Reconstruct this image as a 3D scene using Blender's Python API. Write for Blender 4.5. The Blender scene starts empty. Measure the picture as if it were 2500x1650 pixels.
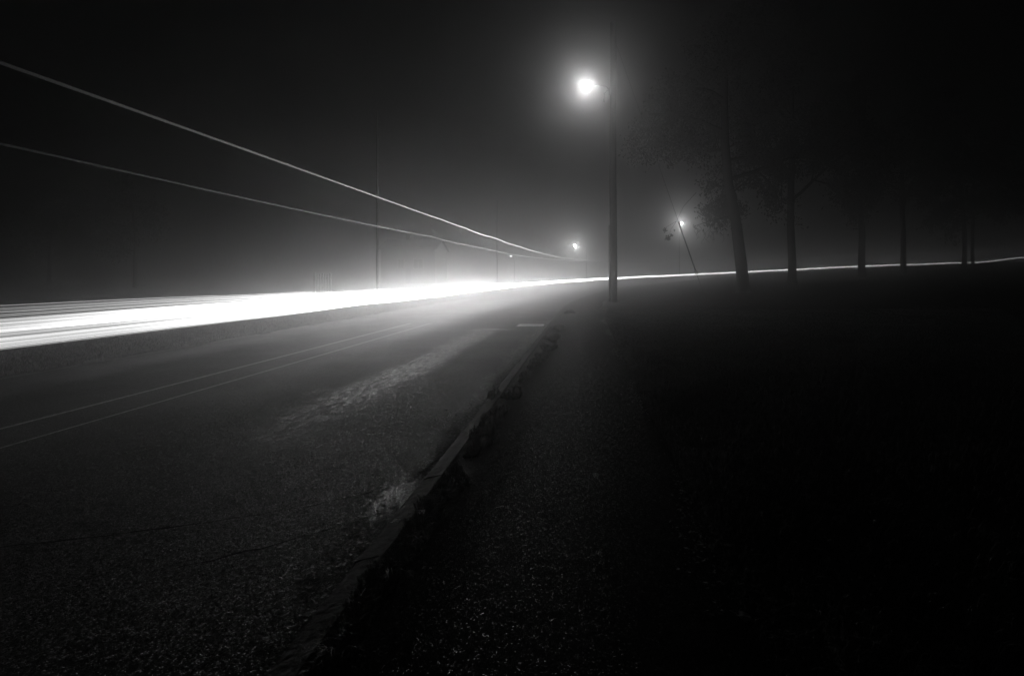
import bpy, bmesh, math, random
import numpy as np
from mathutils import Vector, Matrix

S = bpy.context.scene
COL = S.collection
random.seed(7)
RNG = np.random.default_rng(11)

# ------------------------------------------------------------------ camera
CAM_H = 1.3
F = 1250.0            # focal length in pixels of the 2500 px wide photograph
VX, VY = 1430.0, 680.0   # where the straight road meets the horizon in the photograph
cam = bpy.data.cameras.new('camera')
cam.sensor_fit = 'HORIZONTAL'; cam.sensor_width = 36.0; cam.lens = 18.0
cam.shift_x = -(VX - 1250.0) / 2500.0
cam.shift_y = -(825.0 - VY) / 2500.0
cam.clip_start = 0.05; cam.clip_end = 2000.0
cam_o = bpy.data.objects.new('camera', cam); COL.objects.link(cam_o)
cam_o.location = (0, 0, CAM_H); cam_o.rotation_euler = (math.pi / 2, 0, 0)
S.camera = cam_o

# ------------------------------------------------------------------ night sky
W = bpy.data.worlds.new('World'); S.world = W; W.use_nodes = True
nt = W.node_tree
bg = nt.nodes['Background']
sky = nt.nodes.new('ShaderNodeTexSky'); sky.sky_type = 'NISHITA'; sky.sun_disc = False
sky.sun_elevation = math.radians(2); sky.sun_rotation = math.radians(200)
bw = nt.nodes.new('ShaderNodeRGBToBW')
nt.links.new(sky.outputs['Color'], bw.inputs['Color'])
nt.links.new(bw.outputs['Val'], bg.inputs['Color'])
bg.inputs['Strength'].default_value = 0.00025

# ------------------------------------------------------------------ exposure and sampling
S.view_settings.view_transform = 'Standard'; S.view_settings.look = 'None'
S.view_settings.exposure = 0.0; S.view_settings.gamma = 1.0
cy = S.cycles
cy.use_denoising = True
cy.max_bounces = 6; cy.diffuse_bounces = 2; cy.glossy_bounces = 2; cy.volume_bounces = 1
cy.sample_clamp_indirect = 4.0
cy.use_light_tree = True

FOG_DENSITY = 0.027
FOG_ANISO = 0.93
LAMP_STRENGTH = 500.0

# ------------------------------------------------------------------ helpers
def tag(o, label=None, cat=None, group=None, kind=None):
    if label: o['label'] = label
    if cat: o['category'] = cat
    if group: o['group'] = group
    if kind: o['kind'] = kind
    return o

def link_mesh(name, verts, faces, m, parent=None, smooth=False):
    me = bpy.data.meshes.new(name)
    me.from_pydata([tuple(v) for v in verts], [], [tuple(f) for f in faces])
    if m is not None: me.materials.append(m)
    if smooth: me.polygons.foreach_set('use_smooth', [True] * len(me.polygons))
    me.update()
    o = bpy.data.objects.new(name, me); COL.objects.link(o)
    if parent is not None: o.parent = parent
    return o

def empty(name, loc, label, cat, group=None, rz=0):
    o = bpy.data.objects.new(name, None); COL.objects.link(o)
    o.empty_display_size = 0.2
    o.location = loc; o.rotation_euler = (0, 0, rz)
    return tag(o, label, cat, group)

class MB:
    def __init__(self): self.v = []; self.f = []
    def add(self, v, f):
        n = len(self.v); self.v += [tuple(p) for p in v]; self.f += [tuple(i + n for i in q) for q in f]
    def box(self, x0, x1, y0, y1, z0, z1):
        self.add([(x0,y0,z0),(x1,y0,z0),(x1,y1,z0),(x0,y1,z0),(x0,y0,z1),(x1,y0,z1),(x1,y1,z1),(x0,y1,z1)],
                 [(0,3,2,1),(4,5,6,7),(0,1,5,4),(1,2,6,5),(2,3,7,6),(3,0,4,7)])
    def tube(self, pts, radii, n=8, caps=True):
        v, f = tube_geo(pts, radii, n, caps); self.add(v, f)
    def build(self, name, m, parent=None, smooth=False):
        return link_mesh(name, self.v, self.f, m, parent, smooth)

def tube_geo(pts, radii, n=8, caps=True):
    pts = [Vector(p) for p in pts]
    v, f = [], []
    up = Vector((0, 0, 1))
    prev = None
    for i, p in enumerate(pts):
        t = (pts[min(i + 1, len(pts) - 1)] - pts[max(i - 1, 0)])
        if t.length < 1e-9: t = Vector((0, 0, 1))
        t.normalize()
        if prev is None:
            a = up if abs(t.z) < 0.9 else Vector((1, 0, 0))
            u = t.cross(a).normalized()
        else:
            u = (prev - t * prev.dot(t))
            u = u.normalized() if u.length > 1e-6 else t.orthogonal().normalized()
        prev = u
        w = t.cross(u)
        for k in range(n):
            a = 2 * math.pi * k / n
            v.append(p + (u * math.cos(a) + w * math.sin(a)) * radii[i])
    for i in range(len(pts) - 1):
        for k in range(n):
            a = i * n + k; b = i * n + (k + 1) % n
            f.append((a, b, b + n, a + n))
    if caps:
        f.append(tuple(range(n - 1, -1, -1)))
        f.append(tuple((len(pts) - 1) * n + k for k in range(n)))
    return v, f

# ------------------------------------------------------------------ materials
def new_mat(name):
    m = bpy.data.materials.new(name); m.use_nodes = True
    return m, m.node_tree, m.node_tree.nodes, m.node_tree.links, m.node_tree.nodes['Principled BSDF']

def simple_mat(name, col, rough=0.6, scale=8.0, var=0.35, bump=0.2, spec=0.5, stretch=(1, 1, 1), metal=0.0):
    m, t, N, L, P = new_mat(name)
    tc = N.new('ShaderNodeTexCoord'); mp = N.new('ShaderNodeMapping'); mp.inputs['Scale'].default_value = stretch
    nz = N.new('ShaderNodeTexNoise'); nz.inputs['Scale'].default_value = scale; nz.inputs['Detail'].default_value = 6
    cr = N.new('ShaderNodeMapRange'); cr.inputs['To Min'].default_value = col * (1 - var); cr.inputs['To Max'].default_value = col * (1 + var)
    cr.inputs['From Min'].default_value = 0.3; cr.inputs['From Max'].default_value = 0.7
    bp = N.new('ShaderNodeBump'); bp.inputs['Strength'].default_value = bump; bp.inputs['Distance'].default_value = 0.02
    L.new(tc.outputs['Object'], mp.inputs['Vector']); L.new(mp.outputs['Vector'], nz.inputs['Vector'])
    L.new(nz.outputs['Fac'], cr.inputs['Value']); L.new(cr.outputs['Result'], P.inputs['Base Color'])
    L.new(nz.outputs['Fac'], bp.inputs['Height']); L.new(bp.outputs['Normal'], P.inputs['Normal'])
    P.inputs['Roughness'].default_value = rough; P.inputs['Specular IOR Level'].default_value = spec
    P.inputs['Metallic'].default_value = metal
    return m

def asphalt_mat(name, base, stone_scale, rough_lo, rough_hi, tracks=(), wet=()):
    """Damp tarmac: each aggregate stone is a cell with its own tilt, shade and gloss."""
    m, t, N, L, P = new_mat(name)
    geo = N.new('ShaderNodeNewGeometry')
    vor = N.new('ShaderNodeTexVoronoi'); vor.inputs['Scale'].default_value = stone_scale
    L.new(geo.outputs['Position'], vor.inputs['Vector'])
    big = N.new('ShaderNodeTexNoise'); big.inputs['Scale'].default_value = 0.9; big.inputs['Detail'].default_value = 5
    L.new(geo.outputs['Position'], big.inputs['Vector'])
    med = N.new('ShaderNodeTexNoise'); med.inputs['Scale'].default_value = 14; med.inputs['Detail'].default_value = 4
    L.new(geo.outputs['Position'], med.inputs['Vector'])
    sep = N.new('ShaderNodeSeparateColor'); L.new(vor.outputs['Color'], sep.inputs['Color'])
    # colour: base * stone variation * patches
    c1 = N.new('ShaderNodeMapRange'); c1.inputs['To Min'].default_value = base * 0.45; c1.inputs['To Max'].default_value = base * 1.7
    L.new(sep.outputs['Blue'], c1.inputs['Value'])
    c2 = N.new('ShaderNodeMapRange'); c2.inputs['From Min'].default_value = 0.3; c2.inputs['From Max'].default_value = 0.7
    c2.inputs['To Min'].default_value = 0.65; c2.inputs['To Max'].default_value = 1.25
    L.new(big.outputs['Fac'], c2.inputs['Value'])
    mu = N.new('ShaderNodeMath'); mu.operation = 'MULTIPLY'
    L.new(c1.outputs['Result'], mu.inputs[0]); L.new(c2.outputs['Result'], mu.inputs[1])
    L.new(mu.outputs[0], P.inputs['Base Color'])
    # tilt of every stone
    su = N.new('ShaderNodeVectorMath'); su.operation = 'SUBTRACT'; su.inputs[1].default_value = (0.5, 0.5, 0.5)
    L.new(vor.outputs['Color'], su.inputs[0])
    sc = N.new('ShaderNodeVectorMath'); sc.operation = 'SCALE'; sc.inputs['Scale'].default_value = 0.75
    L.new(su.outputs[0], sc.inputs[0])
    # rounded stones and small hollows
    bp = N.new('ShaderNodeBump'); bp.inputs['Strength'].default_value = 0.55; bp.inputs['Distance'].default_value = 0.006; bp.invert = True
    ad0 = N.new('ShaderNodeMath'); ad0.operation = 'ADD'
    L.new(vor.outputs['Distance'], ad0.inputs[0]); L.new(med.outputs['Fac'], ad0.inputs[1])
    L.new(ad0.outputs[0], bp.inputs['Height'])
    ad = N.new('ShaderNodeVectorMath'); ad.operation = 'ADD'
    L.new(bp.outputs['Normal'], ad.inputs[0]); L.new(sc.outputs[0], ad.inputs[1])
    nm = N.new('ShaderNodeVectorMath'); nm.operation = 'NORMALIZE'; L.new(ad.outputs[0], nm.inputs[0])
    L.new(nm.outputs[0], P.inputs['Normal'])
    # gloss: some stones are bare and wet, level and mirror-like; the rest are dull
    gl = N.new('ShaderNodeMapRange'); gl.inputs['From Min'].default_value = 0.84; gl.inputs['From Max'].default_value = 0.93
    L.new(sep.outputs['Red'], gl.inputs['Value'])
    r1 = N.new('ShaderNodeMapRange'); r1.inputs['To Min'].default_value = rough_hi; r1.inputs['To Max'].default_value = rough_lo
    L.new(gl.outputs['Result'], r1.inputs['Value']); L.new(r1.outputs['Result'], P.inputs['Roughness'])
    g2 = N.new('ShaderNodeMapRange'); g2.inputs['To Min'].default_value = 0.05; g2.inputs['To Max'].default_value = 0.55
    L.new(gl.outputs['Result'], g2.inputs['Value']); L.new(g2.outputs['Result'], P.inputs['Specular IOR Level'])
    tl = N.new('ShaderNodeMapRange'); tl.inputs['To Min'].default_value = 0.75; tl.inputs['To Max'].default_value = 0.4
    L.new(gl.outputs['Result'], tl.inputs['Value']); L.new(tl.outputs['Result'], sc.inputs['Scale'])
    if tracks:   # polished wheel tracks: stones worn level along the lane
        sx = N.new('ShaderNodeSeparateXYZ'); L.new(geo.outputs['Position'], sx.inputs[0])
        wob = N.new('ShaderNodeTexNoise'); wob.inputs['Scale'].default_value = 0.6; L.new(geo.outputs['Position'], wob.inputs['Vector'])
        tot = None
        for (x0, wd, amt) in tracks:
            a = N.new('ShaderNodeMath'); a.operation = 'SUBTRACT'; a.inputs[1].default_value = x0
            L.new(sx.outputs['X'], a.inputs[0])
            w1 = N.new('ShaderNodeMath'); w1.operation = 'MULTIPLY_ADD'; w1.inputs[1].default_value = 0.5; w1.inputs[2].default_value = -0.25
            L.new(wob.outputs['Fac'], w1.inputs[0])
            a2 = N.new('ShaderNodeMath'); a2.operation = 'ADD'; L.new(a.outputs[0], a2.inputs[0]); L.new(w1.outputs[0], a2.inputs[1])
            ab = N.new('ShaderNodeMath'); ab.operation = 'ABSOLUTE'; L.new(a2.outputs[0], ab.inputs[0])
            mr = N.new('ShaderNodeMapRange'); mr.interpolation_type = 'SMOOTHSTEP'
            mr.inputs['From Min'].default_value = wd * 0.3; mr.inputs['From Max'].default_value = wd
            mr.inputs['To Min'].default_value = amt; mr.inputs['To Max'].default_value = 0.0
            L.new(ab.outputs[0], mr.inputs['Value'])
            if tot is None: tot = mr.outputs['Result']
            else:
                q = N.new('ShaderNodeMath'); q.operation = 'MAXIMUM'; L.new(tot, q.inputs[0]); L.new(mr.outputs['Result'], q.inputs[1]); tot = q.outputs[0]
        fy = N.new('ShaderNodeMapRange'); fy.interpolation_type = 'SMOOTHSTEP'; fy.inputs['From Min'].default_value = 14.0; fy.inputs['From Max'].default_value = 11.5; L.new(sx.outputs['Y'], fy.inputs['Value'])
        fy2 = N.new('ShaderNodeMapRange'); fy2.interpolation_type = 'SMOOTHSTEP'; fy2.inputs['From Min'].default_value = 2.5; fy2.inputs['From Max'].default_value = 7.0; L.new(sx.outputs['Y'], fy2.inputs['Value'])
        for q_ in (fy, fy2):
            w_ = N.new('ShaderNodeMath'); w_.operation = 'MULTIPLY'; L.new(tot, w_.inputs[0]); L.new(q_.outputs['Result'], w_.inputs[1]); tot = w_.outputs[0]
        fmp = N.new('ShaderNodeMapping'); fmp.inputs['Scale'].default_value = (17, 5, 1); L.new(geo.outputs['Position'], fmp.inputs['Vector'])
        fine = N.new('ShaderNodeTexNoise'); fine.inputs['Scale'].default_value = 1.0; fine.inputs['Detail'].default_value = 5; fine.inputs['Roughness'].default_value = 0.75; L.new(fmp.outputs['Vector'], fine.inputs['Vector'])
        brk = N.new('ShaderNodeMapRange'); brk.inputs['From Min'].default_value = 0.44; brk.inputs['From Max'].default_value = 0.62; brk.inputs['To Max'].default_value = 1.5
        L.new(fine.outputs['Fac'], brk.inputs['Value'])
        fm = N.new('ShaderNodeMath'); fm.operation = 'MULTIPLY'; L.new(tot, fm.inputs[0]); L.new(brk.outputs['Result'], fm.inputs[1])
        pk = N.new('ShaderNodeMapRange'); pk.inputs['From Min'].default_value = 0.45; pk.inputs['From Max'].default_value = 0.6; pk.inputs['To Min'].default_value = 0.25; pk.inputs['To Max'].default_value = 1.25
        L.new(sep.outputs['Green'], pk.inputs['Value'])
        f2 = N.new('ShaderNodeMath'); f2.operation = 'MULTIPLY'; L.new(fm.outputs[0], f2.inputs[0]); L.new(pk.outputs['Result'], f2.inputs[1]); fm = f2
        for (wx, wy, wrx, wry) in wet:   # damp film lying in the gutter, ragged at its rim
            mp = N.new('ShaderNodeMapping'); mp.inputs['Location'].default_value = (-wx / wrx, -wy / wry, 0); mp.inputs['Scale'].default_value = (1 / wrx, 1 / wry, 0)
            L.new(geo.outputs['Position'], mp.inputs['Vector'])
            ln = N.new('ShaderNodeVectorMath'); ln.operation = 'LENGTH'; L.new(mp.outputs['Vector'], ln.inputs[0])
            rg = N.new('ShaderNodeMath'); rg.operation = 'MULTIPLY_ADD'; rg.inputs[1].default_value = 1.6; L.new(med.outputs['Fac'], rg.inputs[0]); L.new(ln.outputs['Value'], rg.inputs[2])
            wm = N.new('ShaderNodeMapRange'); wm.interpolation_type = 'SMOOTHSTEP'; wm.inputs['From Min'].default_value = 1.15; wm.inputs['From Max'].default_value = 1.65
            wm.inputs['To Min'].default_value = 0.8; wm.inputs['To Max'].default_value = 0.0; L.new(rg.outputs[0], wm.inputs['Value'])
            mx = N.new('ShaderNodeMath'); mx.operation = 'MAXIMUM'; L.new(fm.outputs[0], mx.inputs[0]); L.new(wm.outputs['Result'], mx.inputs[1]); fm = mx
        inv = N.new('ShaderNodeMath'); inv.operation = 'MULTIPLY_ADD'; inv.inputs[1].default_value = -0.55; inv.use_clamp = True
        L.new(fm.outputs[0], inv.inputs[0]); L.new(tl.outputs['Result'], inv.inputs[2]); L.new(inv.outputs[0], sc.inputs['Scale'])
        rm = N.new('ShaderNodeMapRange'); rm.inputs['To Min'].default_value = 1.0; rm.inputs['To Max'].default_value = 0.42
        L.new(fm.outputs[0], rm.inputs['Value'])
        rr = N.new('ShaderNodeMath'); rr.operation = 'MULTIPLY'; L.new(r1.outputs['Result'], rr.inputs[0]); L.new(rm.outputs['Result'], rr.inputs[1])
        L.new(rr.outputs[0], P.inputs['Roughness'])
        sg = N.new('ShaderNodeMath'); sg.operation = 'MULTIPLY_ADD'; sg.inputs[1].default_value = 0.9
        L.new(fm.outputs[0], sg.inputs[0]); L.new(g2.outputs['Result'], sg.inputs[2]); L.new(sg.outputs[0], P.inputs['Specular IOR Level'])
    return m

def glow_mat(name, strength=None):
    m, t, N, L, P = new_mat(name)
    N.remove(P)
    e = N.new('ShaderNodeEmission'); e.inputs['Color'].default_value = (1, 1, 1, 1)
    if strength is None:
        a = N.new('ShaderNodeAttribute'); a.attribute_name = 'glow'
        L.new(a.outputs['Fac'], e.inputs['Strength'])
    else:
        e.inputs['Strength'].default_value = strength
    L.new(e.outputs[0], N['Material Output'].inputs['Surface'])
    return m

M_ROAD = asphalt_mat('damp_asphalt', 0.085, 200.0, 0.28, 0.75, tracks=((-2.5, 0.40, 1.15), (-4.0, 0.35, 0.15), (-1.2, 0.16, 0.8)),
                     wet=((-1.14, 3.02, 0.17, 0.36), (-2.3, 12.9, 0.7, 0.25)))
M_PAVE = asphalt_mat('pavement_asphalt', 0.026, 170.0, 0.24, 0.75)
M_KERB = simple_mat('kerb_concrete', 0.05, 0.75, 22, 0.75, 0.8, spec=0.2)
M_SOIL = simple_mat('ground_turf', 0.022, 0.9, 3.0, 0.6, 0.8, spec=0.1)
M_GRASS_LIT = simple_mat('lit_verge_grass', 0.17, 0.6, 4.0, 0.5, 0.0, spec=0.3)  # verge grass colour lightened to carry the headlight light falling on it
M_GRASS = simple_mat('grass_blades', 0.085, 0.55, 4.0, 0.5, 0.0, spec=0.3)
M_LINE = simple_mat('worn_paint', 0.34, 0.5, 30, 0.5, 0.3)
M_WOOD = simple_mat('weathered_wood', 0.02, 0.9, 6, 0.5, 0.6, stretch=(6, 6, 0.4), spec=0.04)
M_METAL = simple_mat('galvanised_metal', 0.28, 0.4, 20, 0.2, 0.1, metal=0.7)
M_GRATE = simple_mat('worn_iron', 0.85, 0.3, 9, 0.15, 0.25, metal=1.0)
M_DARK = simple_mat('dark_metal', 0.05, 0.5, 12, 0.3, 0.1)
M_BARK = simple_mat('tree_bark', 0.015, 0.85, 9, 0.5, 1.0, stretch=(3, 3, 0.6), spec=0.15)
M_LEAF = simple_mat('tree_leaves', 0.03, 0.5, 3, 0.5, 0.0, spec=0.3)
M_DRY = simple_mat('dry_leaf', 0.30, 0.35, 40, 0.4, 0.3)
M_RENDER = simple_mat('house_render', 0.26, 0.8, 5, 0.12, 0.2)
M_ROOF = simple_mat('roof_tiles', 0.16, 0.7, 14, 0.3, 0.5)
M_FRAME = simple_mat('white_frame', 0.6, 0.5, 10, 0.1, 0.0)
M_GLASS = simple_mat('window_glass', 0.03, 0.12, 3, 0.2, 0.02)
M_GLOW = glow_mat('trail_light')
M_LAMP = glow_mat('lamp_light', LAMP_STRENGTH)

# ------------------------------------------------------------------ plan of the road
# line of the vehicle's near side seen from above: straight past the camera, then bending right and uphill
CTRL = np.array([(-5, -14), (-5, -4), (-5, 6), (-5, 15), (-4.9, 24), (-3.5, 34), (-1.1, 48), (4.5, 62), (14.5, 70.5), (28.6, 76.5),
                 (50, 82.5), (67, 86), (90, 90.5), (115, 95)], float)
def catmull(P, n=14):
    out = []
    for i in range(len(P) - 1):
        p0 = P[max(i - 1, 0)]; p1 = P[i]; p2 = P[i + 1]; p3 = P[min(i + 2, len(P) - 1)]
        for k in range(n):
            t = k / n
            out.append(0.5 * ((2 * p1) + (-p0 + p2) * t + (2 * p0 - 5 * p1 + 4 * p2 - p3) * t * t + (-p0 + 3 * p1 - 3 * p2 + p3) * t ** 3))
    out.append(P[-1]); return np.array(out)
PATH = catmull(CTRL)
TAN = np.gradient(PATH, axis=0); TAN /= np.linalg.norm(TAN, axis=1)[:, None]
NRM = np.stack([TAN[:, 1], -TAN[:, 0]], 1)          # to the right of travel away from the camera
ARC = np.concatenate([[0], np.cumsum(np.linalg.norm(np.diff(PATH, axis=0), axis=1))])

# where the road runs, seen as the bearing x/y from the standing point (grows steadily along the road ahead)
AHEAD = PATH[:, 1] > 2.0
BEAR = PATH[AHEAD, 0] / PATH[AHEAD, 1]; ARC_A = ARC[AHEAD]
def arc_at(px): return np.interp((np.asarray(px, float) - VX) / F, BEAR, ARC_A)
def plan(s, l=0.0):
    s = np.asarray(s, float); l = np.asarray(l, float)
    x = np.interp(s, ARC, PATH[:, 0]) + np.interp(s, ARC, NRM[:, 0]) * l
    y = np.interp(s, ARC, PATH[:, 1]) + np.interp(s, ARC, NRM[:, 1]) * l
    return x, y
def trail_heights(pts):
    """pixel sightings of a light -> arc length and height along the road"""
    a = np.array(pts, float); s = arc_at(a[:, 0]); x, y = plan(s)
    return s, CAM_H + (VY - a[:, 1]) / F * y

LOW = [(1165, 708), (1300, 693), (1400, 686), (1430, 684), (1507, 680), (1698, 670.6), (1805, 665), (1922, 659.5), (2097, 650.5),
       (2197, 647), (2350, 642), (2413, 640), (2469, 632), (2492, 628)]
HL = 0.74
sl, zl = trail_heights(LOW)
s_g = np.concatenate([[0, arc_at(1000)], sl, [ARC[-1]]])
z_g = np.concatenate([[0, 0], zl - HL, [zl[-1] - HL + 0.6]])
z_g[2] = 0.0
sm = np.linspace(0, ARC[-1], 300)
g_s = np.interp(sm, s_g, z_g)
k = np.hanning(17); k /= k.sum()
g_s = np.convolve(np.pad(g_s, 8, mode='edge'), k, 'valid')
def road_z(s): return np.interp(s, sm, g_s)

PG = np.stack(plan(sm[::2]), 1); GG = g_s[::2]
def H(x, y):
    x = np.atleast_1d(np.asarray(x, float)); y = np.atleast_1d(np.asarray(y, float))
    out = np.empty(x.size); xf = x.ravel(); yf = y.ravel()
    for i in range(0, x.size, 4096):
        d2 = (xf[i:i+4096, None] - PG[None, :, 0]) ** 2 + (yf[i:i+4096, None] - PG[None, :, 1]) ** 2
        w = 1.0 / (d2 + 1.0) ** 2
        out[i:i+4096] = (w * GG[None]).sum(1) / w.sum(1)
    return out.reshape(x.shape)
def lateral(x, y):
    xf = np.asarray(x, float).ravel(); yf = np.asarray(y, float).ravel(); out = np.empty(xf.size)
    for i in range(0, xf.size, 4096):
        d2 = (xf[i:i+4096, None] - PATH[None, :, 0]) ** 2 + (yf[i:i+4096, None] - PATH[None, :, 1]) ** 2
        j = d2.argmin(1)
        out[i:i+4096] = (xf[i:i+4096] - PATH[j, 0]) * NRM[j, 0] + (yf[i:i+4096] - PATH[j, 1]) * NRM[j, 1]
    return out.reshape(np.shape(x))
def sstep(a, b, x):
    t = np.clip((np.asarray(x, float) - a) / (b - a), 0, 1); return t * t * (3 - 2 * t)

L_EDGE, L_KERB, L_PAVE, L_FIELD = -2.75, 4.0, 4.13, 5.62     # road edge, kerb face, back of kerb, field edge

def field_z(x, y):
    """height of the ground sheet: sunk under the carriageway and pavement, rising as a bank to the right"""
    h = H(x, y); l = lateral(x, y)
    edge = 0.07 * np.sin(y * 2.1) * np.sin(y * 0.83 + 1) + 0.05 * np.sin(y * 4.7 + 2)
    right = sstep(L_FIELD - 0.1, L_FIELD + 0.15, l + edge)
    left = sstep(-L_EDGE - 0.05, -L_EDGE + 0.25, -l)
    bump = 0.05 * np.sin(x * 0.9 + 1.3) * np.sin(y * 0.7) + 0.03 * np.sin(x * 2.3) * np.cos(y * 1.9 + 0.4)
    bank = 0.55 * sstep(20, 34, y) * sstep(4, 12, l) * sstep(3, 14, x)
    return h - 0.12 + right * (0.24 + np.abs(bump)) + left * (0.10 + 0.5 * np.abs(bump)) + bank

def spaced(bands):
    out = []
    for a, b, st in bands: out += list(np.arange(a, b, st))
    out.append(bands[-1][1]); return np.array(out)
gx = spaced([(-400, -60, 20), (-60, -20, 2), (-20, -9, 0.7), (-9, -7, 0.15), (-7, 0.2, 0.6), (0.2, 1.6, 0.1), (1.6, 8, 0.4), (8, 40, 1.0), (40, 100, 2.0), (100, 420, 20)])
gy = spaced([(-40, -4, 2), (-4, 20, 0.35), (20, 60, 0.7), (60, 110, 1.0), (110, 160, 5), (160, 600, 22)])
GX, GY = np.meshgrid(gx, gy)
GZ = field_z(GX, GY)
nx, ny = len(gx), len(gy)
fa = [(j*nx+i, j*nx+i+1, (j+1)*nx+i+1, (j+1)*nx+i) for j in range(ny-1) for i in range(nx-1)]
tag(link_mesh('ground', np.stack([GX.ravel(), GY.ravel(), GZ.ravel()], 1), fa, M_SOIL, smooth=True), kind='structure')

S_ALL = np.concatenate([np.arange(0, 70, 0.5), np.arange(70, ARC[-1], 1.0)])
def ribbon(name, prof, m, s=S_ALL, kind='structure', smooth=True):
    """sheet swept along the road; prof = [(lateral, height)]"""
    vs, fs = [], []
    for si in s:
        z = float(road_z(si))
        for (l, h) in prof:
            x, y = plan(si, l); vs.append((float(x), float(y), z + h))
    n = len(prof)
    for i in range(len(s) - 1):
        for k in range(n - 1):
            a = i * n + k; fs.append((a, a + 1, a + n + 1, a + n))
    o = link_mesh(name, vs, fs, m, smooth=smooth)
    return tag(o, kind=kind) if kind else o

road_prof = [(l, 0.03 * (1 - ((l - 0.6) / 3.4) ** 2) - 0.0) for l in np.linspace(L_EDGE, L_KERB, 15)]
def crown_h(l): return 0.03 * (1 - ((l - 0.6) / 3.4) ** 2)
ribbon('road', road_prof, M_ROAD)
ribbon('pavement', [(L_PAVE, 0.105), (4.9, 0.112), (5.75, 0.10), (5.78, -0.1)], M_PAVE)
K0 = L_KERB
KP = [(K0, -0.1), (K0 + .004, 0.062), (K0 + 0.016, 0.082), (K0 + 0.04, 0.094), (L_PAVE, 0.113), (L_PAVE + 0.002, 0.0)]
vs, fs = [], []
rk = random.Random(3); s0 = 0.0
while s0 < 95:      # kerb stones about 0.9 m long with open joints, each settled a little differently
    s1 = s0 + 0.9; dz = rk.gauss(0, .002); dl = rk.gauss(0, .003); n0 = len(vs)
    ss = np.linspace(s0 + .003, s1 - .003, 7)
    for si in ss:
        ch = rk.gauss(0, .003)
        for j, (l, h) in enumerate(KP):
            x, y = plan(si, l + dl * (j < 4) + (ch if 0 < j < 4 else 0)); vs.append((float(x), float(y), float(road_z(si)) + h + dz * (0 < j < 4) + (rk.gauss(0, .0025) if j in (1, 2, 3) else 0)))
    n = len(KP)
    for i in range(6):
        for k in range(n - 1): q = n0 + i * n + k; fs.append((q, q + 1, q + n + 1, q + n))
    fs.append(tuple(n0 + k for k in range(n))); fs.append(tuple(n0 + 6 * n + n - 1 - k for k in range(n)))
    s0 = s1
tag(link_mesh('kerb', vs, fs, M_KERB), kind='structure')
# worn centre lines and far edge line, sheets just above the road
def line(l, w): return ribbon('road_marking', [(l - w / 2, crown_h(l - w / 2) + 0.004), (l + w / 2, crown_h(l + w / 2) + 0.004)], M_LINE, s=S_ALL[S_ALL < (29 if l > 0 else 34)])
line(0.06, 0.045); line(0.62, 0.03); line(-2.55, 0.02)

# tar seams across the lane
def seam(pts, w, lift=0.005):
    mb = MB(); P = []
    for (x, y) in pts: P.append(Vector((x, y, 0)))
    # subdivide with a wandering line
    Q = []
    for a, b in zip(P[:-1], P[1:]):
        n = max(2, int((b - a).length / 0.06))
        for k in range(n): Q.append(a.lerp(b, k / n) + Vector((random.gauss(0, .006), random.gauss(0, .006), 0)))
    Q.append(P[-1])
    v, f = [], []
    for i, q in enumerate(Q):
        t = (Q[min(i+1, len(Q)-1)] - Q[max(i-1, 0)]).normalized(); nrm = Vector((-t.y, t.x, 0))
        ww = w * random.uniform(0.15, 1.2)
        for sgn in (-1, 1):
            p = q + nrm * ww * sgn; l = p.x + 5.0
            v.append((p.x, p.y, crown_h(l) + lift))
    for i in range(len(Q) - 1): f.append((2*i, 2*i+1, 2*i+3, 2*i+2))
    return v, f
M_TAR_SHADE = simple_mat('tar_and_pit_shade', 0.01, 0.95, 30, 0.4, 0.3, spec=0.03)  # tar of the seams, also the painted dark inside the drain
def px_ground(x, y, h=0.0):
    d = (CAM_H - h) * F / (y - VY); return ((x - VX) / F * d, d)
mbs = MB()
for pl in ([(-200, 1368), (0, 1350), (330, 1310), (560, 1275), (770, 1238), (905, 1205)], [(430, 1395), (640, 1345), (830, 1288), (930, 1255)]):
    v, f = seam([px_ground(*p) for p in pl], 0.007); mbs.add(v, f)
tag(mbs.build('tar_seam', M_TAR_SHADE), kind='structure')

# ------------------------------------------------------------------ luminous trails
TG = 'glowing trails hanging along the road'
def trail(name, label, s, x, y, z, rad, glow, n=8, samp=True, strands=False):
    pts = list(zip(x, y, z))
    v, f = tube_geo(pts, rad, n, True)
    o = link_mesh(name, v, f, M_GLOW if samp else M_GLOW_DIM, smooth=True)
    at = o.data.attributes.new('glow', 'FLOAT', 'POINT')
    strand = np.ones(n)
    if strands:      # the light is not even across the streak: brighter and dimmer strands run along it
        strand = np.random.default_rng(len(label) * 7 + n).uniform(.35, 1.15, n)
    at.data.foreach_set('value', (np.asarray(glow)[:, None] * strand[None]).astype(np.float32).ravel())
    return tag(o, label, 'light trail', TG)
M_GLOW_DIM = glow_mat('faint_trail_light'); M_GLOW_DIM.cycles.emission_sampling = 'NONE'

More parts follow.
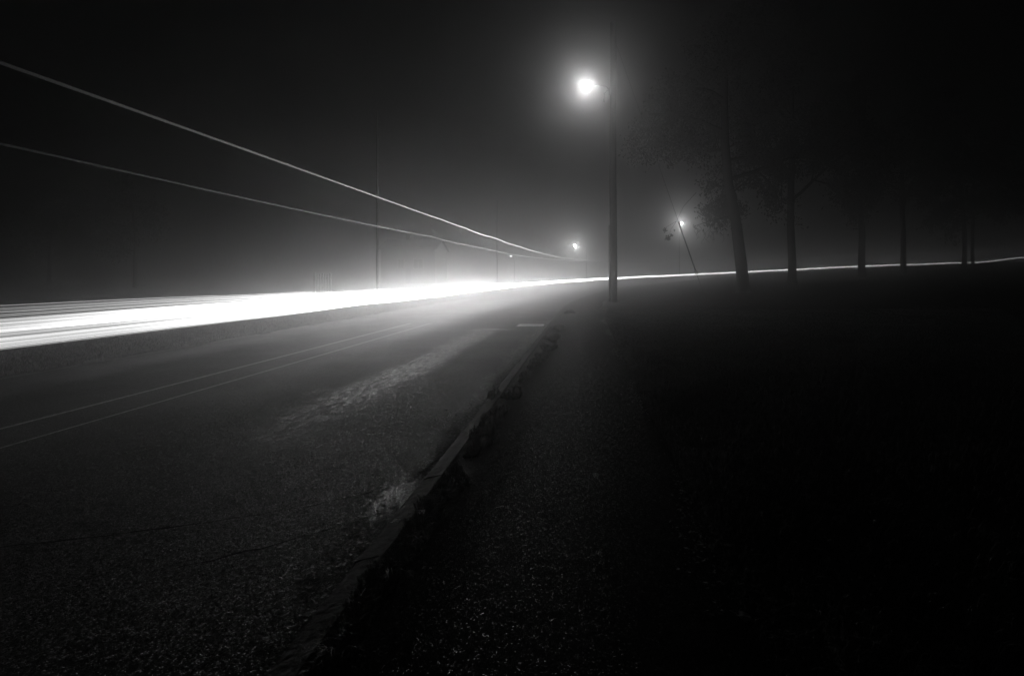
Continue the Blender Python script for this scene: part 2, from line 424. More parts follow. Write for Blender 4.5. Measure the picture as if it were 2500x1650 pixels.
s_tr = np.concatenate([np.arange(arc_at(-150), 40, 0.8), np.arange(40, 85, 1.2), np.arange(85, 186, 2.5)])
s_tr = s_tr[s_tr < arc_at(2600)]
def prof(s, pts):     # pts: (photo column, value)
    a = np.array(pts, float); return np.exp(np.interp(s, arc_at(a[:, 0]), np.log(a[:, 1])))
near_glow = prof(s_tr, [(-200, 1.0), (0, .95), (300, 1.3), (600, 3.6), (850, 11), (1000, 23), (1130, 38), (1320, 46), (1400, 25), (1470, 13), (1550, 9), (1900, 6), (2200, 5), (2400, 4)])
def low_trail(label, a0, a1, l, g0, g7, end=None):
    """one streak; a0..a1 = how far below eye level per metre sideways it runs past the camera, g0 / g7 = light at the left edge / further on"""
    s = s_tr if end is None else s_tr[s_tr <= arc_at(end)]
    m = np.isin(s_tr, s)
    x, y = plan(s, l)
    X = 5.0 - l
    zc = CAM_H - 0.5 * (a0 + a1) * X; rz = max(0.5 * (a1 - a0) * X, 0.004)
    rad = np.full(len(s), rz)
    if end is None: rad = np.maximum(rad, prof(s, [(-200, .03), (900, .05), (1300, .07), (1450, .10), (1900, .09), (2500, .075)]))
    else: rad = rad * np.clip((s[-1] - s) / 6.0, 0.15, 1)
    k = prof(s, [(-200, g0), (0, g0), (700, g7), (1000, 1.0 if g7 > .3 else g7)])
    wob = 0.012 * np.sin(s * 0.55 + zc * 9) + 0.008 * np.sin(s * 1.3 + l)
    return trail('light_trail', label, s, x, y, road_z(s) + zc + wob * sstep(14, 30, s), rad, near_glow[m] * k, n=8 if a1 - a0 < .003 else 28, samp=(end is None or end > 1300), strands=a1 - a0 >= .003)
low_trail('thickest white light trail, the low bright one bending right behind the trees', .101, .1162, 0.0, 0.92, 1.0)
low_trail('thin white light trail running along the lower edge of the thickest one', .1168, .1186, -0.02, 0.80, .6, 1250)
low_trail('grey light trail forming the lowest soft edge of the white band', .1192, .1216, -0.04, 0.30, .2, 1200)
low_trail('pale light trail filling the gap above the thickest one', .0915, .1035, -0.25, 0.55, .9, 1300)
low_trail('broad white light trail on the far side of the thickest one', .0870, .0925, -1.85, 0.90, 1.0, 1420)
low_trail('soft light trail edging the top of the broad far white one', .0815, .0872, -1.9, 0.52, .9, 1300)
low_trail('soft grey light trail above the broad far white one', .0760, .0818, -1.95, 0.36, .55, 1300)
low_trail('pale thin light trail inside the soft grey streaks at the left edge', .0752, .0768, -1.7, 0.60, .7, 1250)
low_trail('dim wide light trail forming the upper half of the left streaks', .0680, .0752, -2.0, 0.27, .45, 1250)
low_trail('pale hairline light trail in the middle of the left streaks', .0705, .0713, -1.7, 0.42, .5, 1250)
low_trail('dull grey light trail just under the topmost hairlines', .0595, .0665, -2.1, 0.09, .10, 1150)
low_trail('hairline white light trail in the dull upper streaks', .0625, .0632, -1.9, 0.20, .22, 1150)
low_trail('second hairline light trail, a little above the first one', .0572, .0579, -2.0, 0.36, .2, 1150)
low_trail('very faint grey light trail between the two topmost hairlines', .0495, .0572, -2.3, 0.065, .085, 1100)
low_trail('third hairline light trail, faint and close under the topmost one', .0520, .0525, -2.0, 0.12, .14, 1100)
low_trail('topmost faint hairline of the low light trails', .0462, .0470, -2.1, 0.28, .16, 1050)

UP1 = [(-150, 100), (0, 153.6), (230, 236), (383, 289), (574, 354.5), (765, 425), (900, 475), (961, 496), (1076, 536), (1137, 558), (1167, 570), (1184, 575),
       (1211, 582), (1244, 596), (1265, 601), (1291, 610), (1339, 623), (1379, 631), (1440, 635.7), (1490, 638), (1600, 638.7), (1687, 636.4), (1832, 631),
       (1955, 626), (2117, 620.7), (2385, 614)]
UP2 = [(-150, 318), (0, 352.6), (191, 391.6), (383, 437), (574, 481), (765, 519), (914, 551), (1009, 571), (1049, 577), (1073, 583.5), (1110, 593), (1180, 607),
       (1244, 620.5), (1288, 627), (1355, 634), (1406, 636.7), (1440, 637.5)]
def high_trail(label, sight, l, rad, glow, split):
    a = np.array(sight, float)
    pxs = np.concatenate([np.linspace(p, q, 6)[:-1] for p, q in zip(a[:-1, 0], a[1:, 0])] + [a[-1:, 0]])
    # smooth the heights between sightings
    pys = np.interp(pxs, a[:, 0], a[:, 1])
    kk = np.array([1, 2, 3, 2, 1.]); kk /= kk.sum()
    pys = np.convolve(np.pad(pys, 2, mode='reflect', reflect_type='odd'), kk, 'valid')
    co = np.polyfit(a[a[:, 0] < split, 0], a[a[:, 0] < split, 1], 3); bl = sstep(split - 120, split - 10, pxs)
    pys = np.polyval(co, np.minimum(pxs, split)) * (1 - bl) + pys * bl
    # shift sideways to the vehicle's own side while keeping the bearing: solve for the offset road line
    bear = []; sd = np.linspace(2, ARC[-1] - 1, 1200); xx, yy = plan(sd, l); ok = yy > 2.0
    s = np.interp((pxs - VX) / F, (xx / np.maximum(yy, .1))[ok], sd[ok])
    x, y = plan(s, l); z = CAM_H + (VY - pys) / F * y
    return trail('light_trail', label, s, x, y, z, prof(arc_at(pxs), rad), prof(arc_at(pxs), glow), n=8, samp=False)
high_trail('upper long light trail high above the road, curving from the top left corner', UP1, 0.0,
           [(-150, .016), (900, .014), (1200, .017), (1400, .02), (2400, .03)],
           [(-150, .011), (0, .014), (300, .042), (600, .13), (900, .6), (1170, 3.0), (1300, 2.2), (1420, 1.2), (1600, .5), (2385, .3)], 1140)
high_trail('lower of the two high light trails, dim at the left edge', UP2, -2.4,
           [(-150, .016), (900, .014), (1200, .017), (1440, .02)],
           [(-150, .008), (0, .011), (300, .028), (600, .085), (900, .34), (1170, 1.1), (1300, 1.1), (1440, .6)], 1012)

# ------------------------------------------------------------------ street lamps and poles
def lamp_head(parent, tip, direction, size, strength_mat, head_mat=None):
    """cobra-head luminaire with its sag lens; tip = where the arm ends, direction = horizontal unit vector outwards"""
    tip = Vector(tip); d = Vector(direction); w = Vector((-d.y, d.x, 0))
    v, f = [], []
    prof_ = [(-0.05, .05, .05), (0.1, .08, .08), (0.25, .15, .12), (0.45, .19, .13), (0.62, .16, .10), (0.72, .05, .04)]
    n = 10
    for (u, hw, hh) in prof_:
        for k in range(n):
            a = math.pi * k / (n - 1)
            v.append(tip + d * u * size + w * hw * size * math.cos(a) + Vector((0, 0, hh * size * math.sin(a))))
    for i in range(len(prof_) - 1):
        for k in range(n - 1): a = i * n + k; f.append((a, a + 1, a + n + 1, a + n))
        f.append((i*n, (i+1)*n, (i+1)*n + n - 1, i*n + n - 1))
    hd = link_mesh('lamp_head', v, f, head_mat or M_METAL, parent, True)
    c = tip + d * 0.44 * size + Vector((0, 0, -0.012 * size))
    v, f = [], []; R, Sg = 6, 14
    for i in range(R):
        a = math.pi / 2 * i / (R - 1)
        for k in range(Sg):
            b = 2 * math.pi * k / Sg
            v.append(c + d * 0.19 * size * math.cos(a) * math.cos(b) + w * 0.15 * size * math.cos(a) * math.sin(b) + Vector((0, 0, -0.15 * size * math.sin(a))))
    for i in range(R - 1):
        for k in range(Sg): a = i*Sg + k; b = i*Sg + (k+1) % Sg; f.append((a, a + Sg, b + Sg, b))
    link_mesh('lamp_lens', v, f, strength_mat, hd, True)

PD = 24.0; PX = (1497 - VX) / F * PD
def gz(x, y): return float(field_z(np.array([x]), np.array([y]))[0])
pz = 0.08
pole = empty('utility_pole', (PX, PD, pz), 'tall wooden utility pole at the pavement edge carrying the big lit street lamp', 'utility pole')
mb = MB(); hs = np.linspace(-0.5, 13.2, 24)
mb.tube([(0.015 * math.sin(h * .7), 0.01 * math.cos(h), h) for h in hs], [0.183 - 0.0033 * max(h, 0) for h in hs], 16)
mb.build('pole_shaft', M_WOOD, pole, True)
mb = MB(); mb.tube([(-0.185, -0.05, -0.2), (-0.185, -0.05, 3.72)], [0.035, 0.035], 8); mb.build('conduit', M_METAL, pole, True)
LZ = CAM_H + (VY - 212) / F * PD - pz
mb = MB(); arm = [(-0.13, 0, LZ - 0.25), (-0.3, 0, LZ - 0.02), (-0.55, 0, LZ + 0.05), (-0.98, 0, LZ + 0.06)]
mb.tube(arm, [.03] * 4, 8); mb.build('lamp_arm', M_METAL, pole, True)
mb = MB(); mb.tube([(-0.42, -0.06, LZ - 0.75), (-0.42, -0.06, LZ - 0.32)], [.035, .035], 8); mb.build('insulator', M_METAL, pole, True)
mb = MB(); mb.tube([(-0.42, -0.06, LZ - 0.35), (-0.28, -0.03, LZ - 0.2), (-0.12, 0, LZ - 0.15)], [.012] * 3, 6); mb.build('lead_wire', M_DARK, pole, True)
mb = MB(); mb.box(-0.21, -0.12, -0.16, -0.05, LZ - 0.42, LZ - 0.1); mb.build('bracket', M_METAL, pole)
lamp_head(pole, (-0.97, 0, LZ + 0.05), (-1, 0, 0), 0.68, M_LAMP)

def lamp_post(name, px_lamp, py_lamp, px_pole, D, size, mat, label, cat='street lamp', r=0.08, wood=False):
    xb = (px_pole - VX) / F * D; xl = (px_lamp - VX) / F * D
    zb = gz(xb, D); zl_ = CAM_H + (VY - py_lamp) / F * D - zb
    root = empty(name, (xb, D, zb), label, cat, 'street lamps')
    dirn = -1 if xl <= xb else 1
    arm_len = abs(xl - xb)
    top = zl_ + 0.1
    mb = MB(); mb.tube([(0, 0, -0.4), (0, 0, top)], [r, r * 0.7], 10); mb.build('post', M_WOOD if wood else M_METAL, root, True)
    mb = MB(); e = max(arm_len - 0.4 * size, 0.15)
    mb.tube([(0, 0, top - 0.1), (dirn * e * 0.4, 0, top + 0.12), (dirn * e, 0, top + .14)], [r * 0.4] * 3, 8); mb.build('lamp_arm', M_DARK, root, True)
    lamp_head(root, (dirn * e, 0, top + .14), (dirn, 0, 0), size, mat, M_DARK)
    return root
M_LAMP2 = glow_mat('far_lamp_light', 8500.0)
M_LAMP3 = glow_mat('tree_lamp_light', 4500.0)
M_LAMP4 = glow_mat('distant_lamp_light', 40.0)
lamp_post('street_lamp', 1404, 604, 1432, 76, 0.31, M_LAMP2, 'far lit street lamp glowing low in the fog left of the big pole')
lamp_post('street_lamp', 1662, 549, 1659, 70, 0.36, M_LAMP3, 'lit street lamp seen through the twigs behind the guy wire')
lamp_post('street_lamp', 1248, 629, 1256, 74, 0.7, M_LAMP4, 'tiny dim street lamp above the brightest part of the trails')

def plain_pole(px_, D, top_y, r, label):
    xb = (px_ - VX) / F * D; zb = gz(xb, D)
    h = CAM_H + (VY - top_y) / F * D - zb
    root = empty('utility_pole', (xb, D, zb), label, 'utility pole', 'unlit utility poles')
    mb = MB(); mb.tube([(0, 0, -0.4), (0, 0, h)], [r, r * 0.75], 10); mb.build('pole_shaft', M_WOOD, root, True)
    mb = MB(); mb.tube([(0, 0, h), (0, 0, h + .04)], [r * .85, r * .6], 10); mb.build('pole_cap', M_METAL, root)
plain_pole(921, 38, 275, 0.085, 'unlit wooden utility pole left of the road, in front of the pale house')
plain_pole(1214, 76, 490, 0.11, 'unlit distant utility pole above the brightest glow')

# guy wire from pole top to its anchor in the grass
AX, AY = (1724 - VX) / F * 24.2, 24.2
az = gz(AX, AY)
guy = empty('guy_wire', (AX, AY, az), 'slanting guy wire running from the pole top down into the grass', 'guy wire')
top = Vector((PX, PD, 12.6 + pz)) - Vector((AX, AY, az)); bot = Vector((0, 0, 0))
def along(t): return bot.lerp(top, t)
mb = MB(); mb.tube([along(0.11), along(1.0)], [.008, .008], 6); mb.build('wire', M_DARK, guy, True)
mb = MB(); mb.tube([along(0.115), along(0.30)], [.030, .030], 8); mb.build('guard_tube', M_DARK, guy, True)
mb = MB(); mb.tube([along(-0.01), along(0.11)], [.012, .012], 6); mb.build('anchor_rod', M_DARK, guy, True)
mb = MB(); dv = (along(1) - along(0)).normalized(); sd = dv.cross(Vector((0, 1, 0))).normalized()
c0 = along(0.108); ring = [c0 + dv * 0.11 * math.sin(a) + sd * 0.06 * math.cos(a) for a in np.linspace(0, 2 * math.pi, 13)]
mb.tube(ring, [.014] * 13, 6, False); mb.build('wire_eye', M_DARK, guy, True)

# ------------------------------------------------------------------ trees
def grow_tree(seed, height, trunk_r, spread, leaves, leaf_size, droop=0.25, bare=0.22, lean=(0, 0)):
    rnd = random.Random(seed)
    wood = MB(); tips = []
    def limb(p, d, length, r, depth):
        n = 6 if depth < 2 else 4
        pts = [p.copy()]; rad = [r]; q = p.copy(); dd = d.copy()
        for i in range(n):
            wb = .05 if depth == 0 else .14
            dd = (dd + Vector((rnd.gauss(0, wb), rnd.gauss(0, wb), rnd.gauss(0, .1) - droop * 0.12 * depth))).normalized()
            q = q + dd * length / n; pts.append(q.copy()); rad.append(r * (1 - 0.55 * (i + 1) / n))
        wood.tube(pts, rad, 9 if depth == 0 else (6 if depth < 2 else 4), False)
        if depth >= 2: tips.extend(pts[1:])
        if depth >= 4: return
        kids = {0: 9, 1: 6, 2: 5, 3: 3}[depth]
        for k in range(kids):
            t = (bare if depth == 0 else 0.25) + (1 - (bare if depth == 0 else 0.25)) * (k + rnd.random()) / kids
            i = min(int(t * n), n - 1); fr = t * n - i
            b = pts[i].lerp(pts[i + 1], min(fr, 1))
            ang = rnd.uniform(0, 2 * math.pi); tilt = rnd.uniform(0.6, 1.15)
            ax = dd.orthogonal().normalized(); ax.rotate(Matrix.Rotation(ang, 3, dd))
            nd = (dd * math.cos(tilt) + ax * math.sin(tilt) * spread).normalized()
            if depth == 0: nd = (Vector((math.cos(ang), math.sin(ang), 0)) * spread + Vector((0, 0, rnd.uniform(.35, 1.2)))).normalized()
            limb(b, nd, length * rnd.uniform(.38, .58) * (1.0 if depth else (0.85 - 0.4 * t)), max(rad[i] * rnd.uniform(.4, .58), .008), depth + 1)
    base = Vector((0, 0, -0.25))
    # flared foot
    wood.tube([(0, 0, -.3), (0, 0, .05), (lean[0] * .3, lean[1] * .3, .5), (lean[0], lean[1], 1.4)], [trunk_r * 1.7, trunk_r * 1.35, trunk_r * 1.08, trunk_r], 12, False)
    limb(Vector((lean[0], lean[1], 1.4)), Vector((lean[0] * .25, lean[1] * .25, 1)).normalized(), height - 1.4, trunk_r, 0)
    lv, lf = [], []
    for i in range(leaves):
        c = rnd.choice(tips) + Vector((rnd.gauss(0, .22), rnd.gauss(0, .22), rnd.gauss(0, .2)))
        a = Vector((rnd.gauss(0, 1), rnd.gauss(0, 1), rnd.gauss(0, .7))).normalized(); b = a.orthogonal().normalized()
        b.rotate(Matrix.Rotation(rnd.uniform(0, 6.28), 3, a)); s = leaf_size * rnd.uniform(.6, 1.3)
        cc = a.cross(b)
        n0 = len(lv); lv += [c - b * s, c + cc * s * .45 - b * .1 * s, c + b * s, c - cc * s * .45 - b * .1 * s]; lf.append((n0, n0+1, n0+2, n0+3))
    return wood, (lv, lf)

def tree(px_, D, args, label, group='trees standing in a row on the dark grass bank', name='bare_tree'):
    xb = (px_ - VX) / F * D; zb = gz(xb, D)
    root = empty(name, (xb, D, zb), label, 'tree', group)
    w, (lv, lf) = grow_tree(**args)
    tr = w.build('trunk', M_BARK, root, True)
    link_mesh('crown', lv, lf, M_LEAF, root)
    return root
T1 = tree(1815, 29, dict(seed=25, height=16.5, trunk_r=.33, spread=1.15, leaves=26000, leaf_size=.10, droop=.35, bare=.16, lean=(-.1, 0)), 'largest tree, nearest the guy wire, with twigs drooping around a lamp')
tp = Vector((T1.location.x, T1.location.y, T1.location.z))
def t1(px_, py_, d): return Vector(((px_ - VX) / F * d, d, CAM_H + (VY - py_) / F * d)) - tp
rt = random.Random(77); mb = MB(); lv, lf = [], []
tw = [t1(1700, 470, 28.2), t1(1668, 505, 27.6), t1(1652, 540, 27.3), t1(1638, 560, 27.1), t1(1632, 580, 27.0)]
mb.tube(tw, [.012, .010, .008, .006, .005], 5, False)
mb.tube([tw[2], t1(1625, 556, 27.1), t1(1622, 562, 27.1)], [.009, .006, .004], 5, False)
hang = mb.build('hanging_twig', M_BARK, T1, True)
for (cx, cy_, r, n) in ((1631, 581, .13, 70), (1640, 574, .08, 36), (1622, 562, .10, 30), (1646, 563, .05, 16)):
    c = t1(cx, cy_, 27.05); lv, lf = [], []
    for i in range(n):
        p = c + Vector((rt.gauss(0, r * .5), rt.gauss(0, r * .5), rt.gauss(0, r * .5))); a = Vector((rt.gauss(0, 1), rt.gauss(0, 1), rt.gauss(0, 1))).normalized(); b = a.orthogonal().normalized(); sz = .06 * rt.uniform(.6, 1.2); cc = a.cross(b); n0 = len(lv)
        lv += [p - b * sz, p + cc * sz * .5, p + b * sz, p - cc * sz * .5]; lf.append((n0, n0+1, n0+2, n0+3))
    link_mesh('leaf_clump', lv, lf, M_LEAF, hang)
mb = MB()
for k in range(16):
    x0 = rt.uniform(1690, 1760); y0 = rt.uniform(545, 575); d0 = 29 + rt.uniform(-.6, .6)
    pts = [t1(x0, y0, d0)]; 
    for j in range(5): x0 += rt.uniform(-7, 9); y0 += rt.uniform(2, 9); pts.append(t1(x0, y0, d0))
    mb.tube(pts, [.012, .010, .008, .007, .005, .004], 4, False)
ax, ay = 1800, 470
mb.tube([t1(1812, 520, 29), t1(1775, 530, 29), t1(1735, 540, 29), t1(1695, 552, 29)], [.06, .04, .025, .01], 6, False)
mb.build('drooping_twigs', M_BARK, T1, True)
tree(1934, 33, dict(seed=9, height=15, trunk_r=.25, spread=1.0, leaves=16000, leaf_size=.12, bare=.25), 'second tree trunk from the guy wire, thick and straight')
tree(2105, 40, dict(seed=14, height=14, trunk_r=.26, spread=1.0, leaves=14000, leaf_size=.13, bare=.25, lean=(-.06, 0)), 'third tree from the guy wire, leaning slightly left as it rises')
tree(2205, 44, dict(seed=21, height=14, trunk_r=.24, spread=1.0, leaves=14000, leaf_size=.13, bare=.25), 'fourth tree from the guy wire, slim and straight')
tree(2355, 50, dict(seed=27, height=13, trunk_r=.22, spread=1.0, leaves=12000, leaf_size=.16, bare=.25), 'thicker left trunk of the close pair of trees far right')
tree(2376, 51, dict(seed=31, height=12, trunk_r=.16, spread=0.9, leaves=9000, leaf_size=.14, bare=.25, lean=(-.08, 0)), 'thin right trunk of the close pair of trees far right')
tree(330, 50, dict(seed=41, height=9, trunk_r=.16, spread=1.1, leaves=3500, leaf_size=.14, bare=.15), 'low dim tree left of the road beyond the trails', None, 'small_tree')
tree(120, 56, dict(seed=45, height=10, trunk_r=.18, spread=1.1, leaves=3500, leaf_size=.15, bare=.15), 'dim tree at the far left edge of the photograph', None, 'small_tree')

# ------------------------------------------------------------------ pale house and picket gate on the left
HD = 70.0
hx0 = (930 - VX) / F * HD; hx1 = (1062 - VX) / F * HD
hz = gz((hx0 + hx1) / 2, HD)
house = empty('house', ((hx0 + hx1) / 2, HD, hz), 'pale house with a pitched roof half lost in the fog above the trails', 'house')
w2 = (hx1 - hx0) / 2; eave = CAM_H + (VY - 607) / F * HD - hz; ridge = eave + 1.3; dp = 6.0
mb = MB(); mb.box(-w2, w2, 0, dp, -0.3, eave)
mb.add([(w2, 0, eave), (w2, dp, eave), (w2, dp/2, ridge), (-w2, 0, eave), (-w2, dp, eave), (-w2, dp/2, ridge)], [(0, 1, 2), (3, 5, 4), (0, 2, 5, 3), (1, 4, 5, 2)])
mb.build('wall', M_RENDER, house)
mb = MB(); o_ = .35; th = .12
for sgn in (0, 1):
    y0 = -o_ if sgn == 0 else dp + o_
    sl_ = (ridge - eave) / (dp / 2); ye = eave - sl_ * o_
    a = [(-w2 - o_, y0, ye + .03), (w2 + o_, y0, ye + .03), (w2 + o_, dp/2, ridge + .03), (-w2 - o_, dp/2, ridge + .03)]
    mb.add(a + [(p[0], p[1], p[2] + th) for p in a], [(0,1,2,3),(4,5,6,7),(0,1,5,4),(1,2,6,5),(2,3,7,6),(3,0,4,7)])
rf = mb.build('roof', M_ROOF, house)
mb = MB(); mb.box(-1.2, -.7, dp/2 - .3, dp/2 + .3, ridge - .2, ridge + .8); mb.build('chimney', M_ROOF, rf)
def window(x0, x1, z0, z1):
    mb = MB(); t = .07
    mb.box(x0, x0 + t, -.05, -.003, z0, z1); mb.box(x1 - t, x1, -.05, -.003, z0, z1)
    mb.box(x0 + t, x1 - t, -.05, -.003, z0, z0 + t); mb.box(x0 + t, x1 - t, -.05, -.003, z1 - t, z1)
    mb.box((x0 + x1)/2 - .03, (x0 + x1)/2 + .03, -.045, -.003, z0 + t, z1 - t)
    fr = mb.build('window', M_FRAME, house)
    mb = MB(); mb.box(x0 + t, (x0+x1)/2 - .03, -.02, -.004, z0 + t, z1 - t); mb.box((x0+x1)/2 + .03, x1 - t, -.02, -.004, z0 + t, z1 - t); mb.build('pane', M_GLASS, fr)
window(-1.4, -.5, 2.0, 3.4); window(.7, 2.1, 2.0, 3.4)
mb = MB(); mb.box(-.25, .4, -.04, -.003, 0, 2.0); mb.build('door', M_DARK, house)

gd = 30.0; gxp = (787 - VX) / F * gd; ggz = gz(gxp, gd)
gate = empty('picket_gate', (gxp, gd, ggz), 'small pale picket gate just above the white trails', 'gate')
mb = MB()
for k in range(5): mb.box(-.34 + k * .15, -.26 + k * .15, -.02, .02, .1, 1.42 + .03 * (2 - abs(k - 2)))
mb.build('pickets', M_FRAME, gate)
for z_ in (.35, 1.15):
    mb = MB(); mb.box(-.36, .36, .023, .06, z_, z_ + .1); mb.build('rail', M_FRAME, gate)
for sx in (-.46, .46):
    mb = MB(); mb.box(sx - .05, sx + .05, -.05, .05, -.3, 1.5); mb.build('post', M_FRAME, gate)

# ------------------------------------------------------------------ drain grate by the kerb
gx0, gyc = px_ground(1296, 796); gl = gx0 + 5
gz0 = crown_h(gl) + 0.004
dr = empty('drain_grate', (gx0, gyc, gz0), 'pale iron drain grate set in the road beside the kerb', 'drain grate')
mb = MB(); gw, gh = .35, .27
mb.box(-gw, gw, -gh, -gh + .04, 0, .02); mb.box(-gw, gw, gh - .04, gh, 0, .02)
mb.box(-gw, -gw + .04, -gh + .04, gh - .04, 0, .02); mb.box(gw - .04, gw, -gh + .04, gh - .04, 0, .02)
mb.build('frame', M_GRATE, dr)
mb = MB()
for k in range(7): y_ = -gh + .075 + k * .065; mb.box(-gw + .04, gw - .04, y_ - .02, y_ + .02, .003, .0185)
for k in range(5): x_ = -gw + .13 + k * .11; mb.box(x_ - .012, x_ + .012, -gh + .04, gh - .04, .002, .0165)
mb.build('bars', M_GRATE, dr)
mb = MB(); mb.add([(-gw + .04, -gh + .04, .001), (gw - .04, -gh + .04, .001), (gw - .04, gh - .04, .001), (-gw + .04, gh - .04, .001)], [(0, 1, 2, 3)]); mb.build('pit_shade', M_TAR_SHADE, dr)  # flat dark sheet standing in for the shade below the bars

# ------------------------------------------------------------------ grass tufts along the kerb
def blade(v, f, base, d, h, w, bend):
    side = Vector((-d.y, d.x, 0)).normalized() * w
    p1 = base + Vector((0, 0, h * .55)) + d * bend * h * .3; p2 = base + Vector((0, 0, h * (1 - .35 * bend))) + d * bend * h
    n = len(v); v += [base - side, base + side, p1 + side * .7, p1 - side * .7, p2]
    f += [(n, n+1, n+2, n+3), (n+3, n+2, n+4)]
def tuft(rad_x, rad_y, h, n, seed):
    rnd = random.Random(seed); v, f = [], []
    cl = [(0, 0, 1.0)] + [(rnd.gauss(0, .5), rnd.gauss(0, .45), rnd.uniform(.4, .85)) for _ in range(8)]
    for i in range(n):
        cx, cy_, k = rnd.choice(cl)
        r = math.sqrt(rnd.random()); a = rnd.uniform(0, 6.283)
        b = Vector((rad_x * (cx + .6 * k * r * math.cos(a)), rad_y * (cy_ + .6 * k * r * math.sin(a)), -.01))
        d = Vector((math.cos(a) + rnd.gauss(0, .8), math.sin(a) + rnd.gauss(0, .8), 0)).normalized()
        blade(v, f, b, d, h * k * rnd.uniform(.5, 1.25) * (1 - .4 * r), rnd.uniform(.002, .0045), rnd.uniform(.2, 1.1))
    return v, f
ORD = ['nearest', 'second nearest', 'third nearest', 'fourth nearest', 'fifth nearest', 'sixth nearest', 'seventh nearest', 'eighth nearest', 'ninth nearest', 'tenth nearest',
       'eleventh nearest', 'twelfth nearest', 'thirteenth nearest', 'fourteenth nearest', 'fifteenth nearest', 'sixteenth nearest', 'seventeenth nearest', 'farthest']
TUFTS = [(837, 1575, .15), (899, 1464, .13), (949, 1402, .14), (1011, 1319, .13), (1044, 1265, .12), (1077, 1215, .12), (1110, 1174, .16), (1156, 1104, .13), (1183, 1050, .17),
         (1210, 1018, .15), (1253, 965, .22), (1284, 919, .17), (1309, 891, .16), (1318, 876, .16), (1335, 853, .24), (1350, 825, .25), (1363, 802, .28), (1393, 764, .45)]
for i, (a, b, sz) in enumerate(TUFTS):
    x, y = px_ground(a, b, .1)
    x = max(x, -5 + L_PAVE - .02 + sz * .25) if y < 12 else x
    v, f = tuft(sz * .55, sz * min(1.0 + y * .14, 2.2),   .07 + sz * .34, 650 + 40 * i, 100 + i)
    o = link_mesh('grass_tuft', v, f, M_GRASS); o.location = (x, y, .108)
    tag(o, f'{ORD[i]} dark grass tuft growing over the back of the kerb' if i < 17 else 'farthest dark grass tuft on the kerb, short of the big lamp pole', 'grass tuft', 'grass tufts along the kerb')

# grass on the bank: more blades than one could count
def grass_field(n, seed):
    rg = np.random.default_rng(seed)
    y = 1.0 + 17 * rg.random(n) ** 1.7; x = 0.62 + 9 * rg.random(n) ** 1.5 * (0.25 + y / 14)
    edge = rg.random(n) < .18; x = np.where(edge, 0.56 + np.abs(rg.normal(0, .12, n)), x)
    z = np.maximum(field_z(x, y), np.where(x < .78, .1, -9)) - .005
    h = rg.uniform(.03, .085, n); w = .0016 + .0007 * y / 3; a = rg.random(n) * 6.283; bd = rg.uniform(.2, 1.1, n)
    dx, dy = np.cos(a), np.sin(a); b = np.stack([x, y, z], 1)
    sd_ = np.stack([-dy * w, dx * w, 0 * w], 1); dv_ = np.stack([dx, dy, 0 * dx], 1); up = np.array([0, 0, 1.])
    p1 = b + up * (h * .55)[:, None] + dv_ * (bd * h * .3)[:, None]; p2 = b + up * (h * (1 - .35 * bd))[:, None] + dv_ * (bd * h)[:, None]
    V = np.stack([b - sd_, b + sd_, p1 + sd_ * .7, p1 - sd_ * .7, p2], 1).reshape(-1, 3)
    q = np.arange(n) * 5
    me = bpy.data.meshes.new('grass'); me.vertices.add(len(V)); me.vertices.foreach_set('co', V.ravel())
    loops = np.concatenate([np.stack([q, q+1, q+2, q+3, q+3, q+2, q+4], 1).ravel()])
    me.loops.add(len(loops)); me.loops.foreach_set('vertex_index', loops)
    me.polygons.add(2 * n); ls = np.stack([np.arange(n) * 7, np.arange(n) * 7 + 4], 1).ravel()
    me.polygons.foreach_set('loop_start', ls)
    me.update(calc_edges=True); me.validate(); me.materials.append(M_GRASS)
    o = bpy.data.objects.new('grass', me); COL.objects.link(o)
    return tag(o, 'dark rough grass covering the bank right of the pavement', 'grass', kind='stuff')
grass_field(90000, 5)

def verge_left(n, seed):
    rg = np.random.default_rng(seed); v, f = [], []
    rnd = random.Random(seed)
    for i in range(n):
        y = 3 + 26 * rnd.random() ** 1.5; x = -7.58 - 6 * rnd.random() ** 1.6 - .1 * math.sin(y * 3)
        v0 = Vector((x, y, 0.015)); a = rnd.uniform(0, 6.28)
        blade(v, f, v0, Vector((math.cos(a), math.sin(a), 0)), rnd.uniform(.02, .07), rnd.uniform(.003, .006), rnd.uniform(.2, 1))
    return tag(link_mesh('grass', v, f, M_GRASS_LIT), 'rough grass on the far verge below the white trails', 'grass', kind='stuff')
verge_left(60000, 8)

# crumbs of soil and broken leaf washed against the pavement edges
M_LITTER = simple_mat('leaf_crumbs', 0.22, 0.5, 30, 0.6, 0.2)
def litter(n, seed):
    rnd = random.Random(seed); v, f = [], []
    for i in range(n):
        y = 1.8 + 14 * rnd.random() ** .9
        big = 1.0
        if rnd.random() < .42:
            x = .60 + .09 * math.sin(y * 2.1) + rnd.gauss(0, .06); z = .112
        else:
            x = -1.01 - abs(rnd.gauss(0, .13)) * (1 + .5 * math.sin(y * 3)); z = crown_h(x + 5) + .003; big = 1.3
        a = rnd.uniform(0, 6.28); sz = big * rnd.uniform(.003, .012) * (1 + y * .05); ti = rnd.uniform(-.5, .5)
        c, d = math.cos(a) * sz, math.sin(a) * sz; n0 = len(v)
        v += [(x - c, y - d, z), (x + d * .6, y - c * .6, z + abs(ti) * sz), (x + c, y + d, z + sz * .8 * rnd.random()), (x - d * .6, y + c * .6, z + .001)]
        f.append((n0, n0 + 1, n0 + 2, n0 + 3))
    return tag(link_mesh('leaf_litter', v, f, M_LITTER), 'crumbs of leaf and grit along the pavement edge and gutter', 'leaf litter', kind='stuff')
litter(9000, 12)

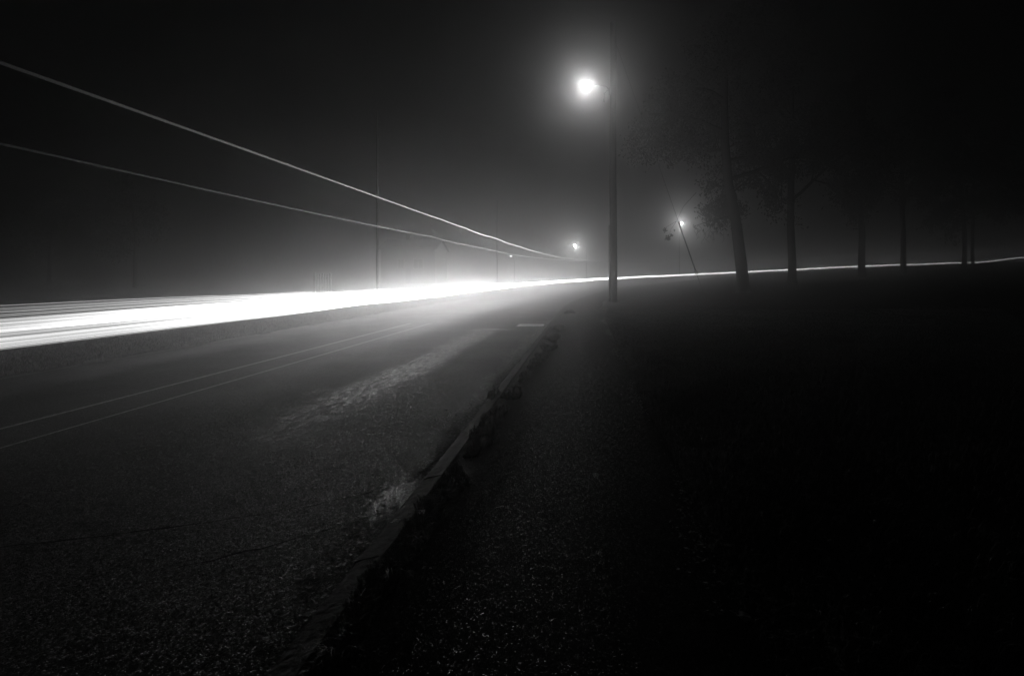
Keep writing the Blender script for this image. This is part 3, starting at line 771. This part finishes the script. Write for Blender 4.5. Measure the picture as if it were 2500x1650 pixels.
# ------------------------------------------------------------------ fallen leaves
def leaf(px_, py_, size, label, h, seed):
    rnd = random.Random(seed); x, y = px_ground(px_, py_, h)
    n = 12; v = [(0, 0, .012)]
    for k in range(n):
        a = 2 * math.pi * k / n; r = size * (.6 + .4 * abs(math.sin(2.5 * a)))
        v.append((r * math.cos(a), .7 * r * math.sin(a), .004 + .02 * abs(math.sin(a * 1.5 + seed)) * size * 14))
    f = [(0, 1 + k, 1 + (k + 1) % n) for k in range(n)]
    m2 = len(v); v += [(p[0], p[1], p[2] - .0015) for p in v]; f += [(m2, m2 + 1 + (k + 1) % n, m2 + 1 + k) for k in range(n)]
    v += [(size * .9, -.003, .006), (size * 1.7, size * .3, .012), (size * 1.7, size * .3 + .004, .012), (size * .9, .003, .006)]
    f.append((len(v)-4, len(v)-3, len(v)-2, len(v)-1))
    o = link_mesh('fallen_leaf', v, f, M_DRY); o.location = (x, y, h + .004); o.rotation_euler = (rnd.uniform(-.15, .15), rnd.uniform(-.15, .15), rnd.uniform(0, 6.28))
    return tag(o, label, 'leaf', 'fallen leaves')
leaf(1454, 1164, .03, 'curled dry leaf alone in the middle of the near pavement', .112, 1)
leaf(1131, 1006, .026, 'bright dry leaf on the road just left of the kerb', .02, 2)
leaf(1817, 1512, .03, 'dry leaf lying in the black grass at lower right', .14, 3)
leaf(1000, 1406, .028, 'long pale leaf on the pavement beside a kerb tuft', .112, 4)
leaf(1030, 1254, .026, 'crumpled leaf caught on a grass tuft above the puddle', .13, 5)
leaf(830, 1563, .022, 'small leaf in the nearest grass tuft', .13, 6)
leaf(968, 1276, .024, 'pale leaf lying on the kerb edge beside the puddle', .115, 7)

# ------------------------------------------------------------------ fog: one closed box round the camera and the whole scene
mf = bpy.data.materials.new('fog'); mf.use_nodes = True
N = mf.node_tree.nodes; N.remove(N['Principled BSDF'])
pv = N.new('ShaderNodeVolumePrincipled')
pv.inputs['Color'].default_value = (.98, .98, .98, 1); pv.inputs['Density'].default_value = FOG_DENSITY; pv.inputs['Anisotropy'].default_value = FOG_ANISO
mf.node_tree.links.new(pv.outputs[0], N['Material Output'].inputs['Volume'])
mb = MB(); mb.box(-430, 450, -60, 620, -3, 22)
tag(mb.build('haze', mf), kind='stuff')
